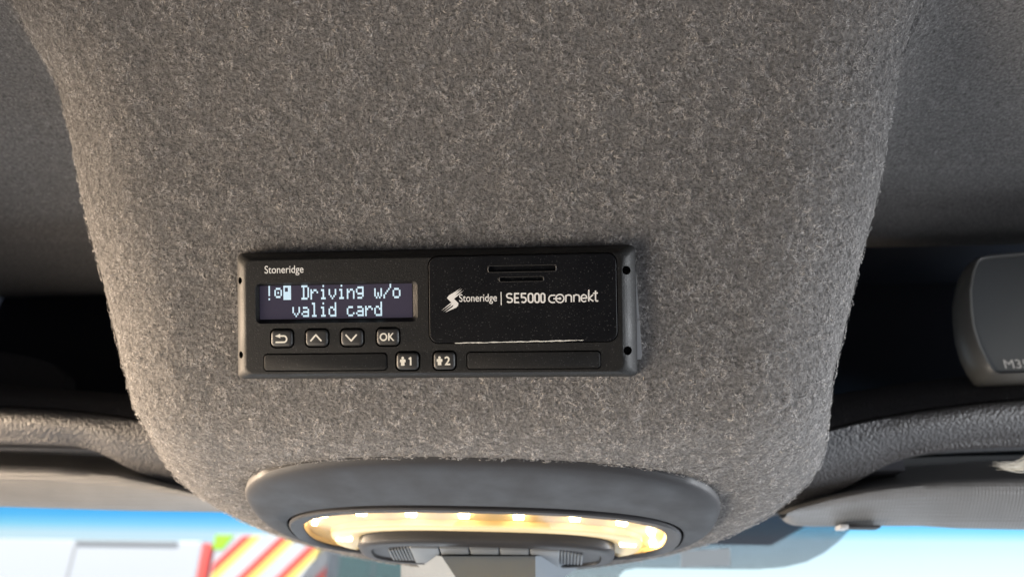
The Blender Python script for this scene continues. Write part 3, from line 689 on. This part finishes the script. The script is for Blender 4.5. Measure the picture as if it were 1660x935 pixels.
def visor(label, xs, top, bot, tipx):
    Y0 = .56; cx = sum(xs) / len(xs); org = at_Y(cx, soft(bot, cx), Y0)
    root = thing('sun_visor', label, 'sun visor', Matrix.Translation(org), 'folded sun visors')
    rows_ = []
    for px in xs:
        a, b_ = interp(top, px), interp(bot, px)
        T = at_Y(px, a, Y0 - .002); Bm = at_Y(px, b_, Y0 + .016); th = max(.002, (T - Bm).length)
        pts = [T + Vector((0, .05, .03 * th / .05)), T + Vector((0, .012, .0025)), T]
        for k in range(1, 7):
            f = k / 7; pts.append(T.lerp(Bm, f) + Vector((0, -.012 * math.sin(f / .25 * math.pi / 2 if f < .25 else math.pi / 2 + (f - .25) / .75 * math.pi / 2) * min(1, th / .03), 0)))
        pts += [Bm, Bm + Vector((0, .008, .0008)), Bm + Vector((0, .03, .010)), Bm + Vector((0, .06, .024))]
        rows_.append([p - org for p in pts])
    grid('visor_board', rows_, M['visor'], root, 60)
    return root
visor('folded grey vinyl sun visor at the left, above the white lorry', [-320 + 12 * k for k in range(59)],
      [(-330, 748), (0, 752), (100, 756), (200, 767), (270, 785), (330, 801), (390, 822)], [(-330, 816), (0, 820), (100, 823), (200, 826), (330, 828), (390, 830)], 0)
vr = visor('folded grey vinyl sun visor at the right with pointed inner end', [1272, 1274, 1278, 1284] + [1290 + 12 * k for k in range(52)],
      [(1270, 835), (1290, 823), (1340, 807), (1400, 793), (1450, 785), (1520, 778), (1660, 772), (1920, 766)], [(1270, 837), (1278, 845), (1290, 850), (1320, 852.5), (1400, 851), (1500, 851), (1560, 855), (1660, 857), (1920, 860)], 0)
a = at_Y(1362, 853, .565) - vr.location; b = at_Y(1428, 852.5, .565) - vr.location
box('clip', (a.x, a.y, a.z - .0012), (a.x + .006, a.y + .012, a.z + .0016), M['bracket'], vr, .0005)
box('clip', (a.x + .0062, a.y, a.z - .0004), (b.x, a.y + .012, a.z + .0014), M['trim_dark'], vr, .0003)

# ------------------------------------------------------------------ grey unit in the right shelf
UY = .515
M_U = Matrix.Translation(at_Y(1660, 505, UY)) @ Matrix.Rotation(R(90), 4, 'X')
unit = thing('electronic_unit', 'grey unit with curved end and M35 lettering in the right shelf', 'electronics', M_U)
def ux(px, py, z=0): return at_plane(px, py, M_U, z)
oute = [(1900, 398), (1660, 405), (1600, 411), (1583, 416), (1574, 426), (1566, 445), (1560, 480), (1561, 510), (1566, 540), (1576, 568), (1588, 590), (1600, 606), (1612, 611), (1660, 609), (1900, 602)]
inne = [(1900, 410), (1660, 414.5), (1610, 419), (1592, 421), (1586, 425.5), (1580, 441), (1575, 470), (1576, 497), (1580, 530), (1589, 560), (1603, 588), (1614, 603), (1622, 605.5), (1660, 604), (1900, 598)]
o2 = [ux(*p) for p in oute]; i2 = [ux(*p) for p in inne]
mix = lambda f: [(a[0] + (b[0] - a[0]) * f, a[1] + (b[1] - a[1]) * f) for a, b in zip(o2, i2)]
prof = [(.9, -.030), (.25, -.020), (0, -.010), (.12, -.005), (.35, .000), (.65, .002), (.9, .0015), (1.0, .0005), (1.02, -.001)]
rings('case', [[(x, y, z) for x, y in mix(f)] for f, z in prof], M['radio'], unit, 50, True, False)
face = mix(1.06); mesh('face_panel', [(x, y, -.0004) for x, y in face] , [tuple(range(len(face)))[::-1]], M['radio_face'], unit)
x0, y0 = ux(1630, 597); x1, y1 = ux(1661, 582.5)
text('lettering', 'M35', (x0, x0 + (x1 - x0) * 1.12, y0, y1), 0, M['print_white'], unit, .00004)

# ------------------------------------------------------------------ cream frayed strands at the right frame edge
p0 = at_Y(1672, 716, .50)
V_, F_ = [], []
for k in range(60):
    q = random.random(); st = Vector((random.uniform(0, .012), random.uniform(-.004, .004), -.016 * q)); n = len(V_)
    end = Vector((-.020 - .010 * q + random.uniform(-.004, .006), random.uniform(-.006, .004), -.0135 - .004 * random.random())); wd = .00025
    for f in (0, .35, .7, 1):
        p = st.lerp(end, f) + Vector((0, 0, -.004 * math.sin(f * math.pi))); ww = wd * (1.2 - f)
        V_ += [p + Vector((0, 0, ww)), p - Vector((0, 0, ww))]
    F_ += [(n + 2 * i, n + 2 * i + 1, n + 2 * i + 3, n + 2 * i + 2) for i in range(3)]
o = mesh('frayed_strands', V_, F_, M['print'], None, Matrix.Translation(p0)); tag(o, 'cream frayed strands poking out under the right shelf edge', 'strands')

# ================================================================== windscreen
g_top = at_Y(830, 770, .74); GZ0 = g_top.z; GY0 = g_top.y
def on_glass(px, py):
    # a pane raked 40 degrees: y = GY0 + (GZ0 - z) * tan
    n = Vector((0, 1, .62)).normalized(); r = ray(px, py); p = Vector((0, GY0, GZ0)); return CAM + r * ((p - CAM).dot(n) / r.dot(n))
ws = thing('windscreen', 'windscreen with blue shade band and dotted dark border behind the lamp', 'windscreen', Matrix.Translation(Vector((0, GY0, GZ0))))
base_p = ws.location
def glass_pt(x, s): return Vector((x, .62 * s, -s)) if True else None
s_lo = (base_p.z - on_glass(830, 1300).z); NXG = 12
V_ = [glass_pt(-1.2 + 2.4 * i / NXG, -.03 + (s_lo + .03) * j / 8) for j in range(9) for i in range(NXG + 1)]
F_ = [(j * (NXG + 1) + i, j * (NXG + 1) + i + 1, (j + 1) * (NXG + 1) + i + 1, (j + 1) * (NXG + 1) + i) for j in range(8) for i in range(NXG)]
pane = mesh('pane', V_, F_, M['glass'], ws)
# v runs from the clear glass (0) up into the shade band (1)
s_clear = base_p.z - on_glass(1500, 905).z; s_band = base_p.z - on_glass(1500, 815).z
uvl = pane.data.uv_layers.new(name='UVMap')
for lp in pane.data.loops:
    s = -pane.data.vertices[lp.vertex_index].co.z; uvl.data[lp.index].uv = (.5, (s_clear - s) / (s_clear - s_band))
fr_px = [(500, 800), (515, 868), (519, 888), (512, 906), (498, 924), (470, 960), (430, 1010), (1000, 1010), (1001, 950), (1004, 932), (1012, 924), (1030, 920.5), (1150, 922), (1230, 922), (1270, 919), (1305, 911), (1335, 896), (1358, 878), (1385, 850), (1410, 800)]
fp = [on_glass(*p) - base_p + Vector((0, -.0015, 0)) for p in fr_px]
fo = mesh('frit', fp, [tuple(range(len(fp)))], M['frit'], ws)
uvl = fo.data.uv_layers.new(name='UVMap')
for lp in fo.data.loops:
    q = fo.data.vertices[lp.vertex_index].co; uvl.data[lp.index].uv = (q.x, q.z * 1.18)
q = [on_glass(*p) - base_p + Vector((0, -.003, 0)) for p in ((1103, 893), (1183, 888), (1184, 917), (1103, 919))]
rings('sticker', [[p + Vector((0, .001, 0)) for p in q], q], M['van_body'], ws, 30)
# sensor cover under the lamp
sh_o = at_Y(800, 930, .50)
sens = thing('sensor_housing', 'tapered grey-blue sensor cover hanging on the windscreen under the lamp', 'sensor cover', Matrix.Translation(sh_o))
def sv(px, py, Y): return at_Y(px, py, Y) - sh_o
rings('cover', [[sv(716, 901, .465), sv(868, 901, .465), sv(985, 890, .50), sv(985, 884, .58), sv(650, 884, .58), sv(655, 892, .50)],
                [sv(742, 940, .462), sv(868, 940, .462), sv(905, 940, .50), sv(905, 935, .64), sv(650, 935, .64), sv(700, 940, .50)],
                [sv(770, 1010, .49), sv(868, 1010, .49), sv(890, 1010, .50), sv(890, 1005, .68), sv(690, 1005, .68), sv(740, 1010, .50)]], M['sensor'], sens, 30)

# ================================================================== outside
gr = mesh('ground', [(-600, -600, 0), (600, -600, 0), (600, 900, 0), (-600, 900, 0)], [(0, 1, 2, 3)], M['asphalt']); gr['kind'] = 'structure'
LY = 9.0
a = at_Y(-420, 868, LY); b = at_Y(330, 876, LY); zt = b.z
lorry = thing('box_lorry', 'white box lorry with red corner strip seen blurred through the left windscreen', 'lorry', Matrix.Translation((b.x, LY, 0)))
box('box_body', (a.x - b.x, 0, .9), (0, 2.4, zt), M['lorry_white'], lorry, .03)
sx_ = at_Y(118, 900, LY).x - b.x
box('panel_seam', (sx_ - .012, -.008, 1.0), (sx_ + .012, .004, zt - .08), M['lorry_seam'], lorry)
x2 = at_Y(290, 870, LY).x - b.x
box('top_rail', (sx_, -.03, zt - .05), (x2, .004, zt - .015), M['lorry_seam'], lorry)
box('chassis', (a.x - b.x + .2, .3, .55), (-.1, 2.1, .9), M['tyre'], lorry)
rx0 = at_Y(321, 880, LY).x - b.x; rx1 = at_Y(343, 880, LY).x - b.x
box('red_corner', (max(.002, rx0), .0, .9), (rx1, .25, at_Y(330, 880, LY).z), M['red'], lorry, .01)
for wx in (a.x - b.x + 1.0, -1.1):
    for wy in (.42, 1.98):
        rings('wheel', [[(wx + .5 * rr_ * math.cos(t * math.pi / 12), wy + dy, .5 + .5 * rr_ * math.sin(t * math.pi / 12)) for t in range(24)] for rr_, dy in ((.6, -.14), (.93, -.14), (1, -.09), (1, .09), (.93, .14), (.6, .14))], M['tyre'], lorry, 40)
CY = 8.2
a = at_Y(352, 864, CY); b = at_Y(560, 864, CY); zt = a.z
chv = thing('chevron_truck', 'truck with red and yellow chevron rear beside the white box lorry', 'truck', Matrix.Translation(((a.x + b.x) / 2, CY, 0)))
hw = (b.x - a.x) / 2
box('rear_body', (-hw, 0, .6), (hw, 4.0, zt), M['lorry_white'], chv, .02)
H_ = zt - .75
def stripe(x0, wdt, mat, z0=.75, z1=None, sl_=.95, flipx=1):
    z1 = z1 or zt - .02
    P = [(x0, z0), (x0 + wdt, z0), (x0 + wdt + (z1 - z0) * sl_ * flipx, z1), (x0 + (z1 - z0) * sl_ * flipx, z1)]
    # clip to the rear face
    def clip(P, f):
        out = []
        for p, q_ in zip(P, P[1:] + P[:1]):
            fp_, fq = f(p), f(q_)
            if fp_ >= 0: out.append(p)
            if (fp_ >= 0) != (fq >= 0): t = fp_ / (fp_ - fq); out.append((p[0] + (q_[0] - p[0]) * t, p[1] + (q_[1] - p[1]) * t))
        return out
    P = clip(clip(P, lambda p: p[0] + hw - .02), lambda p: hw - .02 - p[0])
    if len(P) < 3: return
    rings('stripe', [[(x, -.004, z) for x, z in P], [(x, -.001, z) for x, z in P]], mat, chv, None)
x = -hw - H_ * .95 - .1
k = 0
while x < hw:
    stripe(x, .11, M['red']); stripe(x + .11, .10, M['yellow']); x += .42; k += 1
p = at_Y(350, 866, CY) - chv.location; q_ = at_Y(376, 890, CY) - chv.location
rings('corner_marker', [[(p.x, d, p.z), (p.x, d, q_.z), (p.x + (q_.x - p.x) * .5, d, q_.z), (q_.x, d, p.z)] for d in (-.012, -.006)], M['lime'], chv, None)
for wx in (-hw + .25, hw - .25):
    for wy in (.9, 3.2):
        rings('wheel', [[(wx + dy, wy + .45 * rr_ * math.cos(t * math.pi / 12), .45 + .45 * rr_ * math.sin(t * math.pi / 12)) for t in range(24)] for rr_, dy in ((.6, -.12), (1, -.1), (1, .1), (.6, .12))], M['tyre'], chv, 40)
VY = 7.0
a = at_Y(535, 882, VY); b = at_Y(690, 882, VY)
van = thing('parked_van', 'slate vehicle with green-tinted window blurred beside the chevron truck', 'van', Matrix.Translation(((a.x + b.x) / 2, VY, 0)))
hw = (b.x - a.x) / 2 + .02
box('body', (-hw, 0, .35), (hw, 3.6, a.z), M['van_body'], van, .05)
wp = [at_Y(px, py, VY) - van.location for px, py in ((552, 893), (664, 897))]
zb = at_Y(600, 960, VY).z
for xa, xb in ((wp[0].x, (wp[0].x + wp[1].x) / 2 - .01), ((wp[0].x + wp[1].x) / 2 + .01, wp[1].x)):
    rings('window', [rrect(xa, xb, zb, wp[0].z, .05)] and [[(x, y, z) for x, z, _ in rrect(xa, xb, zb, wp[0].z, .05)] for y in (.004, -.006)], M['van_glass'], van, 30)
for wx in (-hw + .2, hw - .2):
    for wy in (.8, 2.8):
        rings('wheel', [[(wx + dy, wy + .35 * rr_ * math.cos(t * math.pi / 12), .35 + .35 * rr_ * math.sin(t * math.pi / 12)) for t in range(24)] for rr_, dy in ((.6, -.1), (1, -.09), (1, .09), (.6, .1))], M['tyre'], van, 40)
